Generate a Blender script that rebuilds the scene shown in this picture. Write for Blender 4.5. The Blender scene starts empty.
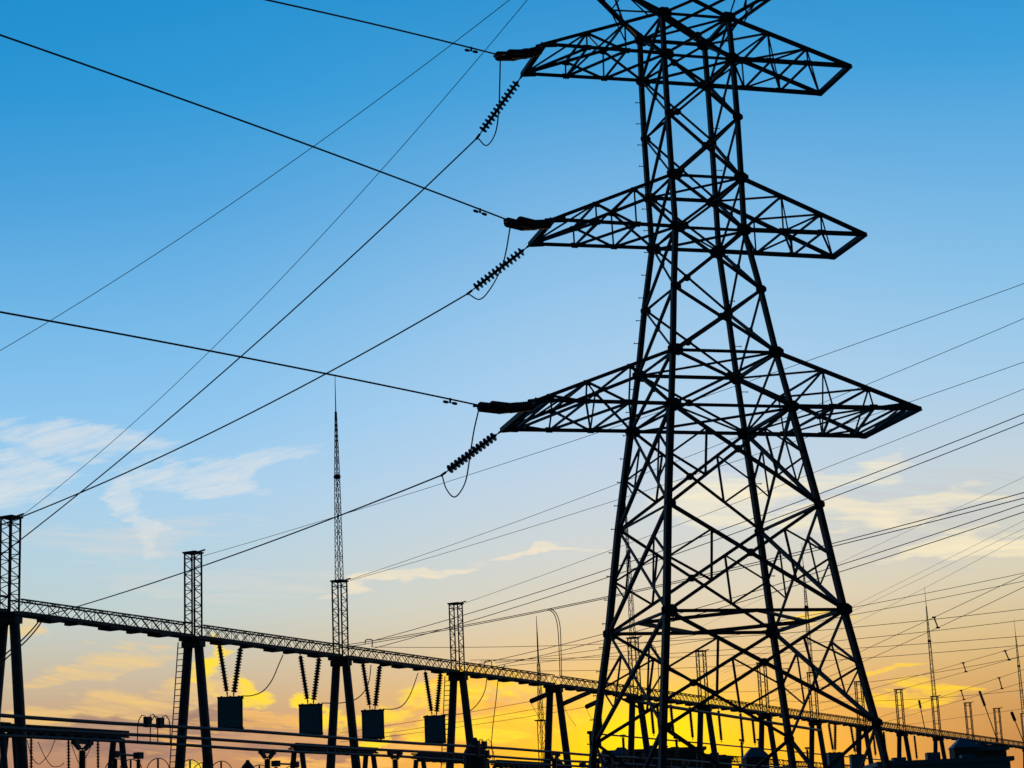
import bpy, bmesh, math, random
from mathutils import Vector, Matrix
random.seed(7)
SC = bpy.context.scene
COL = SC.collection
R = math.radians

STR = {'L': [(0.717, 56.485, 14.933), (-0.909, 54.166, 14.31), (-0.341, 60.263, 14.933), (-2.304, 61.64, 13.877)],
 'M': [(1.417, 57.468, 20.695), (0.114, 54.998, 19.916), (0.769, 59.786, 20.695), (-1.265, 60.959, 19.532)],
 'T': [(1.413, 57.49, 26.354), (0.03, 55.256, 25.127), (0.776, 59.766, 26.354), (-0.79, 61.182, 24.803)]}
JUMP = {'L': [(-0.921, 54.166, 14.296), (-1.137, 55.412, 13.841), (-1.302, 56.657, 13.367), (-1.499, 57.903, 12.871), (-1.845, 59.149, 12.7),
       (-2.137, 60.395, 13.19), (-2.304, 61.64, 13.877)],
 'M': [(0.162, 54.998, 19.838), (-0.01, 56.19, 19.364), (-0.181, 57.382, 19.201), (-0.534, 58.575, 18.956), (-0.889, 59.767, 18.978),
       (-1.271, 60.959, 19.533)],
 'T': [(0.066, 55.256, 25.075), (0.028, 56.441, 24.889), (-0.045, 57.626, 24.368), (-0.183, 58.811, 24.047), (-0.481, 59.997, 24.091),
       (-0.765, 61.182, 24.802)]}
WIRES = {'b1': ((0.285, 129.781, 12.357), (-12.961, 141.264, 11.692), 0.051, 1.0, 0.016),
 'b2': ((2.397, 133.964, 12.448), (-12.968, 141.25, 11.28), 0.114, 1.0, 0.016),
 'b3': ((4.067, 137.271, 12.445), (-12.972, 141.242, 11.074), 0.133, 1.0, 0.016),
 'ewA': ((2.098, 58.909, 29.82), (-30.051, 76.346, 17.528), 1.29, 1.0, 0.012),
 'ewB': ((2.098, 58.909, 29.82), (-22.796, 90.718, 18.48), 1.231, 1.0, 0.012),
 'farL': ((-2.304, 61.64, 13.877), (-22.084, 92.129, 14.059), 0.242, 1.0, 0.024),
 'farM': ((-1.265, 60.959, 19.532), (-28.592, 79.237, 13.813), 0.995, 1.0, 0.024),
 'farT': ((-0.79, 61.182, 24.803), (-25.449, 85.463, 13.633), 0.65, 1.0, 0.024),
 'nearL': ((-0.909, 54.166, 14.31), (-20.305, 35.0, 14.369), -0.177, 3.2, 0.024),
 'nearM': ((0.114, 54.998, 19.916), (-20.993, 35.0, 22.055), -0.219, 3.2, 0.024),
 'nearT': ((0.03, 55.256, 25.127), (-20.964, 35.0, 21.735), -0.409, 3.2, 0.024),
 'r1': ((-16.404, 103.379, 18.383), (32.599, 62.0, 24.76), 0.652, 1.0, 0.012),
 'r10': ((-2.954, 130.021, 14.908), (31.384, 62.0, 17.176), 0.905, 1.0, 0.019),
 'r11': ((-2.088, 131.736, 14.849), (31.329, 62.0, 16.772), 0.802, 1.0, 0.019),
 'r12': ((16.23, 168.022, 17.256), (31.872, 62.0, 18.87), 0.05, 1.0, 0.008),
 'r12b': ((16.635, 168.825, 17.234), (31.78, 62.0, 18.349), 0.05, 1.0, 0.008),
 'r13': ((14.719, 165.028, 15.735), (31.709, 62.0, 19.608), 1.062, 1.0, 0.008),
 'r14': ((-1.888, 132.132, 15.141), (47.052, 95.0, 19.109), 1.031, 1.0, 0.016),
 'r15': ((-1.579, 132.745, 14.928), (46.978, 95.0, 18.718), 1.111, 1.0, 0.016),
 'r16': ((20.676, 176.828, 15.752), (31.369, 62.0, 16.547), 0.052, 1.0, 0.016),
 'r16b': ((20.968, 177.407, 15.269), (31.297, 62.0, 16.543), 0.455, 1.0, 0.016),
 'r17': ((-8.87, 118.303, 14.975), (46.42, 95.0, 15.521), 1.563, 1.0, 0.016),
 'r18': ((-3.434, 129.071, 15.088), (46.357, 95.0, 15.04), 1.315, 1.0, 0.016),
 'r19': ((-2.824, 130.279, 15.122), (46.102, 95.0, 13.005), 0.869, 1.0, 0.016),
 'r2': ((-9.899, 116.265, 18.716), (32.564, 62.0, 24.648), 0.77, 1.0, 0.012),
 'r20': ((1.075, 138.002, 15.064), (46.069, 95.0, 12.893), 0.922, 1.0, 0.016),
 'r21': ((27.29, 189.929, 15.93), (46.848, 95.0, 16.719), 0.05, 1.0, 0.016),
 'r22': ((27.481, 190.307, 15.303), (46.848, 95.0, 15.912), 0.05, 1.0, 0.016),
 'r23': ((33.611, 202.449, 14.903), (46.844, 95.0, 16.612), 0.05, 1.0, 0.016),
 'r24': ((33.994, 203.209, 14.449), (46.748, 95.0, 15.059), 0.05, 1.0, 0.016),
 'r25': ((14.107, 163.816, 15.332), (46.337, 95.0, 16.271), 2.202, 1.0, 0.016),
 'r26': ((39.835, 214.778, 15.218), (46.57, 95.0, 10.483), 0.05, 1.0, 0.016),
 'r27': ((20.314, 176.112, 15.449), (45.731, 95.0, 12.102), 1.591, 1.0, 0.016),
 'r3': ((-9.9, 116.262, 18.657), (32.148, 62.0, 21.906), 0.572, 1.0, 0.012),
 'r4': ((-3.612, 128.717, 18.706), (32.139, 62.0, 21.742), 0.376, 1.0, 0.012),
 'r5': ((-8.862, 118.318, 15.328), (31.963, 62.0, 21.09), 1.031, 1.0, 0.019),
 'r6': ((-8.717, 118.605, 14.942), (31.915, 62.0, 20.776), 1.013, 1.0, 0.019),
 'r7': ((14.51, 164.614, 20.662), (31.885, 62.0, 19.693), 0.05, 1.0, 0.008),
 'r8': ((-11.181, 113.725, 14.517), (31.236, 62.0, 16.491), 1.026, 1.0, 0.019),
 'r9': ((-11.041, 114.003, 14.429), (31.184, 62.0, 16.02), 0.82, 1.0, 0.019)}
SPACER = [((34.049, 157.123, 16.157), (34.218, 157.156, 15.469)), ((35.599, 149.598, 16.216), (35.787, 149.434, 15.515)),
 ((25.518, 124.827, 16.06), (25.684, 124.711, 15.399)), ((38.34, 164.053, 15.468), (38.571, 164.379, 14.622)),
 ((37.188, 173.404, 15.326), (37.458, 173.823, 14.575))]
TUBE_OFF = [9.51, 5.62, 2.63]
GAN = {'P0': (-22.986, 90.34, 14.0),
 'slope': 0.003329,
 't': [-0.17, 13.74, 27.87, 41.73, 55.46, 69.42, 82.99, 97.09, 110.34, 124.49, 138.08, 151.78, 165.76, 179.38, 193.34],
 'u': (0.45067, 0.89269)}
CAM = {'back': [-0.0, -0.971638, -0.2364733], 'lens': 70.7085, 'right': [0.9990929, 0.0100702, -0.0413771], 'up': [0.0425849, -0.2362588, 0.9707566]}
TOWER = {'arm': [5.092, 5.094, 6.033],
 'armw': [1.056, 1.091, 1.046],
 'cx': 5.9983,
 'cy': 60,
 'horn': (4.05, 29.82),
 'w': [1.092, 1.119, 1.132, 1.12, 1.103, 1.385, 1.633, 1.875, 2.29, 2.642, 3.177],
 'yaw': 0.27284,
 'z': [27.76, 26.354, 24.391, 22.382, 20.695, 18.714, 16.666, 14.933, 11.881, 8.731, 5.447]}
LEADS = {'busL': [(-23.559, 95.864, 8.776), (-23.424, 96.13, 8.088), (-23.196, 96.582, 7.684), (-22.972, 97.026, 7.932), (-22.812, 97.343, 8.272),
          (-22.653, 97.658, 8.852)],
 'busM': [(-23.206, 96.563, 8.711), (-22.973, 97.024, 8.025), (-22.741, 97.484, 7.617), (-22.478, 98.005, 7.633), (-22.346, 98.266, 7.783)],
 'busR': [(-21.431, 95.641, 8.579), (-21.296, 95.908, 8.032), (-21.129, 96.239, 7.579), (-20.932, 96.628, 7.918), (-20.703, 97.083, 8.639)],
 'drop1': [(1.824, 138.821, 19.38), (2.236, 139.636, 19.118), (2.447, 140.054, 18.324), (2.481, 140.121, 16.801), (2.459, 140.077, 14.863)],
 'drop1b': [(2.039, 139.247, 19.46), (2.416, 139.992, 19.155), (2.628, 140.412, 18.359), (2.625, 140.407, 16.826), (2.566, 140.291, 14.878)],
 'drop2': [(-1.282, 136.661, 15.438), (-1.704, 135.825, 14.703), (-1.964, 135.311, 13.006), (-2.22, 134.804, 11.332), (-2.404, 134.439, 9.814)],
 'drop3': [(9.545, 154.113, 18.477), (10.127, 155.268, 18.12), (10.321, 155.65, 17.077), (10.265, 155.54, 14.928)],
 'hookA': [(-9.162, 116.837, 15.001), (-9.107, 116.947, 15.243), (-8.803, 117.548, 15.297), (-8.812, 117.53, 14.888)],
 'hookB': [(-2.575, 129.884, 14.622), (-2.499, 130.035, 15.019), (-2.123, 130.78, 15.143), (-2.077, 130.871, 14.698)],
 'slackL': [(-22.084, 92.129, 14.059), (-22.236, 91.828, 13.662), (-22.658, 90.991, 12.9), (-23.305, 89.709, 11.893), (-23.869, 88.592, 10.492)],
 'slackM': [(-21.99, 92.314, 14.078), (-22.173, 91.952, 13.582), (-22.566, 91.174, 12.826), (-23.245, 89.829, 11.769), (-23.81, 88.709, 10.369)],
 'strA': [(0.285, 129.781, 12.357), (0.643, 130.489, 11.732), (1.07, 131.336, 11.139), (1.454, 132.096, 10.921)],
 'strB': [(2.511, 136.409, 12.708), (2.821, 137.023, 11.943), (3.349, 138.069, 11.261)],
 'strC': [(4.067, 137.271, 12.445), (4.322, 137.777, 11.87), (4.809, 138.741, 11.516)],
 'trap1': [(-14.913, 106.332, 11.358), (-14.457, 107.236, 11.442), (-13.991, 108.159, 11.739), (-13.599, 108.935, 12.379), (-13.285, 109.557, 13.287),
           (-13.104, 109.916, 13.805)],
 'trap2': [(-11.371, 113.349, 11.416), (-10.519, 115.036, 11.517), (-9.835, 116.39, 11.769), (-9.381, 117.29, 12.227), (-9.065, 117.916, 12.962),
           (-8.944, 118.157, 13.91)],
 'trap3': [(-8.386, 119.261, 11.422), (-7.814, 120.395, 11.487), (-7.331, 121.351, 11.778), (-6.939, 122.128, 12.422), (-6.646, 122.708, 13.242),
           (-6.466, 123.064, 13.811)],
 'trap4': [(-5.079, 125.812, 11.459), (-4.147, 127.657, 11.591), (-3.545, 128.85, 11.845), (-2.979, 129.971, 12.479), (-2.582, 130.759, 13.295),
           (-2.424, 131.071, 14.217)]}
PTS = {'sp1': [(44.891, 207.043, 21.036), (45.238, 207.73, 20.478)],
 'sp2': [(53.247, 223.593, 23.261), (53.76, 224.611, 22.738)],
 'sp3': [(40.674, 198.69, 24.044), (40.824, 198.987, 23.432)],
 'sp4': [(53.382, 228.3, 21.173), (53.783, 229.093, 20.558)],
 'sp5': [(45.694, 213.07, 18.483), (45.938, 213.555, 17.785)],
 'ss1': [(0.318, 129.845, 12.361), (1.484, 132.155, 12.987)],
 'ss2': [(2.452, 135.182, 12.545), (4.447, 139.134, 13.597)],
 'ss3': [(4.067, 137.271, 12.445), (5.034, 139.188, 12.964)]}
BLD = {'annex': (18.68, 20.58, 217, 12.87),
 'hut': (15.99, 17.67, 150, 10.37),
 'main': (8.05, 18.56, 215, 13.9),
 'penthouse': (8.72, 10.77, 210, 14.42),
 'rightA': (35.45, 37.19, 170, 11.46),
 'rightB': (40.37, 43.25, 185, 11.06),
 'rightC': (24.06, 32.92, 140, 8.11)}
FAR = {'mast_base': (1.474, 205.0, 16.541),
 'mast_top': (1.693, 205.0, 27.135),
 'slA': ((40.227, 180.0, 15.721), (41.946, 182.0, 11.049)),
 'slB': ((42.87, 180.0, 13.766), (44.182, 182.0, 11.131)),
 'slC': ((36.746, 190.0, 15.907), (37.056, 190.0, 13.122))}

def lin(c):
    return tuple(((v/255)/12.92 if v/255 <= .04045 else ((v/255+.055)/1.055)**2.4) for v in c) + (1,)

# ------------------------------------------------------------------ camera
cam = bpy.data.cameras.new('camera')
cam.sensor_width = 36; cam.lens = CAM['lens']; cam.clip_end = 20000; cam.clip_start = .1
co = bpy.data.objects.new('camera', cam); COL.objects.link(co)
r_, u_, b_ = CAM['right'], CAM['up'], CAM['back']
co.matrix_world = Matrix(((r_[0], u_[0], b_[0], 0), (r_[1], u_[1], b_[1], 0), (r_[2], u_[2], b_[2], 1.7), (0, 0, 0, 1)))
SC.camera = co
SC.view_settings.view_transform = 'Standard'; SC.view_settings.look = 'None'
SC.view_settings.exposure = 0; SC.view_settings.gamma = 1; SC.view_settings.use_curve_mapping = False

# ------------------------------------------------------------------ sky
SUN_AZ, SUN_EL = 4.0, 1.6
world = bpy.data.worlds.new('World'); SC.world = world; world.use_nodes = True
nt = world.node_tree; nt.nodes.clear()
def N(t, **k):
    n = nt.nodes.new(t)
    for a, b in k.items(): setattr(n, a, b)
    return n
def lk(a, b): nt.links.new(a, b)
def M(op, a, b=None, c=None, clamp=False):
    n = N('ShaderNodeMath', operation=op, use_clamp=clamp)
    for i, v in enumerate((a, b, c)):
        if v is None: continue
        if isinstance(v, (int, float)): n.inputs[i].default_value = v
        else: lk(v, n.inputs[i])
    return n.outputs[0]
def MIX(f, a, b, mode='MIX'):
    n = N('ShaderNodeMix', data_type='RGBA', blend_type=mode); n.clamp_factor = True
    for i, v in ((0, f), (6, a), (7, b)):
        if isinstance(v, (int, float)): n.inputs[i].default_value = v
        elif isinstance(v, tuple): n.inputs[i].default_value = v
        else: lk(v, n.inputs[i])
    return n.outputs[2]
tc = N('ShaderNodeTexCoord'); nrm = N('ShaderNodeVectorMath', operation='NORMALIZE'); lk(tc.outputs['Generated'], nrm.inputs[0])
sp = N('ShaderNodeSeparateXYZ'); lk(nrm.outputs[0], sp.inputs[0])
X, Y, Z = sp.outputs
el = M('MULTIPLY', M('ARCSINE', Z), 57.29578)
az = M('MULTIPLY', M('ARCTAN2', X, Y), 57.29578)
def ramp(stops, fac, lo, hi):
    n = N('ShaderNodeValToRGB'); cr = n.color_ramp; cr.interpolation = 'EASE' if False else 'LINEAR'
    while len(cr.elements) < len(stops): cr.elements.new(.5)
    for e, (p, c) in zip(cr.elements, stops):
        e.position = (p-lo)/(hi-lo); e.color = lin(c)
    lk(M('DIVIDE', M('SUBTRACT', fac, lo), hi-lo, clamp=True), n.inputs[0]); return n.outputs[0]
STOPS_L = [(-2, (70, 45, 45)), (1, (140, 92, 72)), (2.9, (166, 118, 98)), (4, (180, 140, 116)), (5, (192, 166, 138)), (6, (194, 186, 166)), (7.5, (186, 204, 204)),
           (9, (176, 207, 222)), (11, (158, 204, 236)), (13, (136, 196, 238)), (16, (110, 183, 232)), (19, (80, 167, 224)), (22, (42, 156, 217)), (26, (6, 140, 205)), (40, (4, 80, 150)), (88, (3, 45, 100))]
STOPS_R = [(-2, (80, 48, 30)), (1, (190, 110, 45)), (2.9, (160, 112, 74)), (4, (184, 140, 88)), (5, (200, 166, 108)), (6, (206, 184, 136)), (7.5, (208, 202, 176)),
           (9, (202, 206, 196)), (11, (184, 206, 220)), (13, (158, 202, 232)), (16, (124, 188, 230)), (19, (92, 172, 224)), (22, (46, 155, 216)), (26, (8, 136, 202)), (40, (8, 76, 146)), (88, (5, 45, 100))]
base = MIX(M('DIVIDE', M('ADD', az, 9.0), 14.0, clamp=True), ramp(STOPS_L, el, -2, 88), ramp(STOPS_R, el, -2, 88))
def gauss(a0, e0, sa, se, rot=0.0):
    da = M('SUBTRACT', az, a0); de = M('SUBTRACT', el, e0)
    if rot:
        c, s = math.cos(R(rot)), math.sin(R(rot))
        da, de = M('ADD', M('MULTIPLY', da, c), M('MULTIPLY', de, s)), M('SUBTRACT', M('MULTIPLY', de, c), M('MULTIPLY', da, s))
    q = M('ADD', M('POWER', M('ABSOLUTE', M('DIVIDE', da, sa)), 2), M('POWER', M('ABSOLUTE', M('DIVIDE', de, se)), 2))
    return M('EXPONENT', M('MULTIPLY', q, -1))
base = MIX(M('MULTIPLY', gauss(3.5, 12.5, 8.5, 7.0), .32), base, lin((190, 214, 240)))
base = MIX(M('MULTIPLY', gauss(-19, 26, 12, 8.0), .6), base, lin((0, 134, 202)))
base = MIX(M('MULTIPLY', gauss(2.4, 3.0, 7.0, 3.6), .55), base, lin((244, 204, 118)))
base = MIX(M('MULTIPLY', gauss(2.9, 2.5, 7.2, 2.0), 1.0), base, lin((250, 166, 8)))
base = MIX(M('MULTIPLY', gauss(3.2, 2.6, 4.6, 1.8), 1.0), base, lin((255, 196, 0)))
base = MIX(M('MULTIPLY', gauss(3.5, 3.7, 2.4, 1.1), 1.0), base, lin((255, 226, 0)))
# clouds, fixed in direction (azimuth, elevation)
cv = N('ShaderNodeCombineXYZ'); lk(az, cv.inputs[0]); lk(el, cv.inputs[1])
def noise(sx, sy, scale, detail, rough, rot=0, dist=0.0, off=0.0):
    mp = N('ShaderNodeMapping'); lk(cv.outputs[0], mp.inputs[0]); mp.inputs['Rotation'].default_value = (0, 0, R(rot))
    mp2 = N('ShaderNodeMapping'); lk(mp.outputs[0], mp2.inputs[0]); mp2.inputs['Scale'].default_value = (sx, sy, 1); mp2.inputs['Location'].default_value = (off, off*.7, off)
    n = N('ShaderNodeTexNoise'); lk(mp2.outputs[0], n.inputs['Vector'])
    n.inputs['Scale'].default_value = scale; n.inputs['Detail'].default_value = detail; n.inputs['Roughness'].default_value = rough; n.inputs['Distortion'].default_value = dist
    return n.outputs['Fac']
# bend the directions a little so that cloud outlines are irregular
w1, w2, w3, w4 = noise(.35, .8, 1.0, 3, .5, 0, 0, 21.0), noise(.3, .9, 1.0, 3, .5, 0, 0, 33.0), noise(1.4, 3.0, 1.0, 4, .6, 0, 0, 41.0), noise(1.2, 3.2, 1.0, 4, .6, 0, 0, 55.0)
az0, el0 = az, el
az = M('ADD', M('MULTIPLY_ADD', w1, 4.4, M('SUBTRACT', az, 2.2)), M('MULTIPLY_ADD', w3, 1.0, -.5))
el = M('ADD', M('MULTIPLY_ADD', w2, 2.0, M('SUBTRACT', el, 1.0)), M('MULTIPLY_ADD', w4, .4, -.2))
def blend(a, b, f=.5):
    return M('ADD', M('MULTIPLY', a, 1-f), M('MULTIPLY', b, f))
n_wisp = blend(noise(.20, .85, 1.0, 8, .68, -10, 1.2), noise(.55, 3.4, 1.2, 8, .7, -14, 1.0, 4.0), .5)
n_wisp2 = blend(noise(.22, 1.1, 1.0, 8, .66, 12, 1.0, 7.7), noise(.35, 4.2, 1.1, 8, .66, 9, .9, 2.0), .6)
n_fine = noise(.4, 3.2, 1.3, 8, .68, 6, .8, 3.1)
n_flat = blend(noise(.10, 1.2, 1.0, 8, .64, 3, .8, 9.0), noise(.3, 3.6, 1.0, 8, .66, 4, .7, 12.0), .5)
n_puff = noise(.75, 1.3, 1.3, 8, .68, 0, .6, 5.0)
def cloud(mask, nz, thr, soft, amt, gain=3.4):
    nz = M('MULTIPLY_ADD', nz, gain, .5-.5*gain)
    v = M('SUBTRACT', M('ADD', nz, M('MULTIPLY', M('SUBTRACT', mask, 1), 1.5)), thr)
    v = M('DIVIDE', v, soft, clamp=True)
    return M('MULTIPLY', M('MULTIPLY', v, M('SUBTRACT', 2.0, v)), amt)
def mx(*a):
    r = a[0]
    for b in a[1:]: r = M('MAXIMUM', r, b)
    return M('MULTIPLY', r, 1.25, clamp=True)
wh = mx(gauss(-12.6, 12.3, 4.0, .85, -4), gauss(-8.6, 11.45, 4.2, .70, 7), gauss(-14.8, 11.3, 2.6, 1.0), gauss(-10.9, 10.3, .75, 1.9, 38))
base = MIX(cloud(wh, n_wisp, .05, 2.0, .98), base, lin((228, 228, 224)))
base = MIX(cloud(mx(gauss(-10.8, 9.6, 5.0, .9, 4), gauss(-8.5, 8.3, 6, .9, -3)), n_flat, .25, 1.2, .55), base, lin((222, 214, 206)))
sk = mx(gauss(-3.1, 8.15, 3.0, .22, 9), gauss(.6, 8.85, 2.2, .14, 5))
base = MIX(cloud(sk, n_fine, -.2, 1.5, .75), base, lin((244, 228, 196)))
rc = mx(gauss(8.8, 10.5, 3.0, .5, 5), gauss(13.2, 8.4, 4.0, .42, 3), gauss(6.0, 10.0, 2.6, 1.1, 0), gauss(10.4, 9.4, 4.4, .55, 3))
base = MIX(cloud(gauss(11, 9.2, 7, 3.0), n_wisp2, .15, 1.2, .7), base, lin((190, 194, 202)))
base = MIX(cloud(rc, n_flat, .02, 1.9, 1.0), base, lin((255, 240, 196)))
yl = mx(gauss(-12.0, 6.05, 3.4, .60, 10), gauss(-10.6, 5.1, 4.6, .70, 4), gauss(-13.8, 4.6, 2.2, .4), gauss(-8.9, 4.9, 2.4, .4, 5), gauss(-14.0, 7.1, 1.6, .35))
base = MIX(cloud(yl, n_wisp2, .12, 1.6, .95), base, lin((250, 206, 116)))
base = MIX(cloud(mx(gauss(-10.5, 4.2, 4.5, .6), gauss(-6, 3.6, 4, .5)), n_flat, .05, .9, .85), base, lin((138, 110, 108)))
base = MIX(cloud(mx(gauss(-7.5, 4.3, 5, .5, 3), gauss(-5.0, 3.3, 5, .4, 3)), n_wisp2, .30, .6, .8), base, lin((244, 186, 96)))
yp = mx(gauss(-8.75, 5.9, .50, 1.1, -10), gauss(-7.45, 5.05, .70, .45, 15), gauss(-6.1, 4.7, .42, .6), gauss(-1.6, 5.0, 2.6, .5, 3), gauss(-1.3, 4.1, 3.4, .45, 4), gauss(-3.9, 3.7, .4, .5), gauss(-9.6, 2.9, .5, .4, 30), gauss(-4.5, 4.4, 1.5, .35, 4))
base = MIX(cloud(yp, n_puff, -.2, 1.2, 1.0, 3.0), base, lin((255, 220, 50)))
base = MIX(cloud(mx(gauss(-1.2, 4.6, 4.5, 1.6)), n_wisp2, .35, .6, .55), base, lin((236, 168, 60)))
yr = mx(gauss(11.0, 4.3, 1.9, .34, 3), gauss(10.4, 4.9, 1.7, .20, 6), gauss(8.4, 6.4, 1.6, .12, 4))
base = MIX(cloud(yr, n_fine, .0, 1.3, .95, 3.0), base, lin((255, 212, 36)))
# the sky opposite the sunset is much dimmer
back = M('MULTIPLY_ADD', M('DIVIDE', M('ADD', Y, .35), 1.1, clamp=True), .975, .025)
dim = N('ShaderNodeVectorMath', operation='SCALE'); lk(base, dim.inputs[0]); lk(back, dim.inputs['Scale'])
bg = N('ShaderNodeBackground'); lk(dim.outputs[0], bg.inputs[0]); bg.inputs[1].default_value = 1.0
sky = N('ShaderNodeTexSky', sky_type='NISHITA'); sky.sun_disc = False; sky.sun_elevation = R(SUN_EL); sky.sun_rotation = R(SUN_AZ)
bg2 = N('ShaderNodeBackground'); lk(sky.outputs[0], bg2.inputs[0]); bg2.inputs[1].default_value = .008
ad = N('ShaderNodeAddShader'); lk(bg.outputs[0], ad.inputs[0]); lk(bg2.outputs[0], ad.inputs[1])
wo = N('ShaderNodeOutputWorld'); lk(ad.outputs[0], wo.inputs[0])
try: world.cycles.sampling_method = 'MANUAL'; world.cycles.sample_map_resolution = 512
except Exception: pass

sl = bpy.data.lights.new('sun', 'SUN'); sl.energy = .3; sl.angle = R(.6); sl.color = (1, .62, .28)
so = bpy.data.objects.new('sun', sl); COL.objects.link(so)
sdir = Vector((math.sin(R(SUN_AZ))*math.cos(R(SUN_EL)), math.cos(R(SUN_AZ))*math.cos(R(SUN_EL)), math.sin(R(SUN_EL))))
so.rotation_euler = sdir.to_track_quat('Z', 'Y').to_euler(); so.location = (0, 0, 60)

# ------------------------------------------------------------------ materials
def mat(name, c1, c2, rough=.6, metal=0., scale=6., bump=0., coord='Object', stretch=(1, 1, 1)):
    m = bpy.data.materials.new(name); m.use_nodes = True; t = m.node_tree; b = t.nodes['Principled BSDF']
    tcn = t.nodes.new('ShaderNodeTexCoord'); mp = t.nodes.new('ShaderNodeMapping'); mp.inputs['Scale'].default_value = stretch
    n = t.nodes.new('ShaderNodeTexNoise'); n.inputs['Scale'].default_value = scale; n.inputs['Detail'].default_value = 5
    t.links.new(tcn.outputs[coord], mp.inputs[0]); t.links.new(mp.outputs[0], n.inputs['Vector'])
    r = t.nodes.new('ShaderNodeValToRGB'); r.color_ramp.elements[0].position = .35; r.color_ramp.elements[1].position = .65
    r.color_ramp.elements[0].color = c1+(1,); r.color_ramp.elements[1].color = c2+(1,)
    t.links.new(n.outputs['Fac'], r.inputs[0]); t.links.new(r.outputs[0], b.inputs['Base Color'])
    b.inputs['Roughness'].default_value = rough; b.inputs['Metallic'].default_value = metal
    if bump:
        bp = t.nodes.new('ShaderNodeBump'); bp.inputs['Strength'].default_value = bump; t.links.new(n.outputs['Fac'], bp.inputs['Height']); t.links.new(bp.outputs[0], b.inputs['Normal'])
    return m
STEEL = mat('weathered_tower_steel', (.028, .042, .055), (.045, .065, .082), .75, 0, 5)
GSTEEL = mat('gantry_steel', (.03, .035, .04), (.055, .06, .065), .75, 0, 5)
CONC = mat('concrete_pole', (.07, .07, .07), (.11, .11, .105), .85, 0, 3, .2)
PORC = mat('brown_porcelain', (.035, .018, .012), (.05, .026, .018), .45, 0, 8)
WIRE = mat('aluminium_conductor', (.06, .065, .07), (.09, .095, .10), .75, 0, 20)
TRAPM = mat('blue_grey_enamel', (.05, .30, .42), (.06, .34, .47), .55, 0, 2)
TUBE = mat('aluminium_tube', (.045, .045, .05), (.07, .07, .07), .6, 0, 6)
WALLM = mat('dark_render_wall', (.09, .085, .08), (.13, .125, .115), .9, 0, .6, .1)
ROOFM = mat('blue_sheet_roof', (.05, .24, .31), (.06, .28, .36), .6, 0, 2)
GLASS = mat('window_glass', (.02, .025, .03), (.03, .035, .04), .2, 0, 1)
GRAVEL = mat('yard_gravel', (.10, .095, .085), (.17, .16, .145), .95, 0, 3.0, .5)
SOIL = mat('dry_field', (.05, .05, .03), (.09, .08, .05), .95, 0, .05, .2)
ROAD = mat('asphalt', (.045, .045, .045), (.06, .06, .06), .9, 0, 2, .2)

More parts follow.
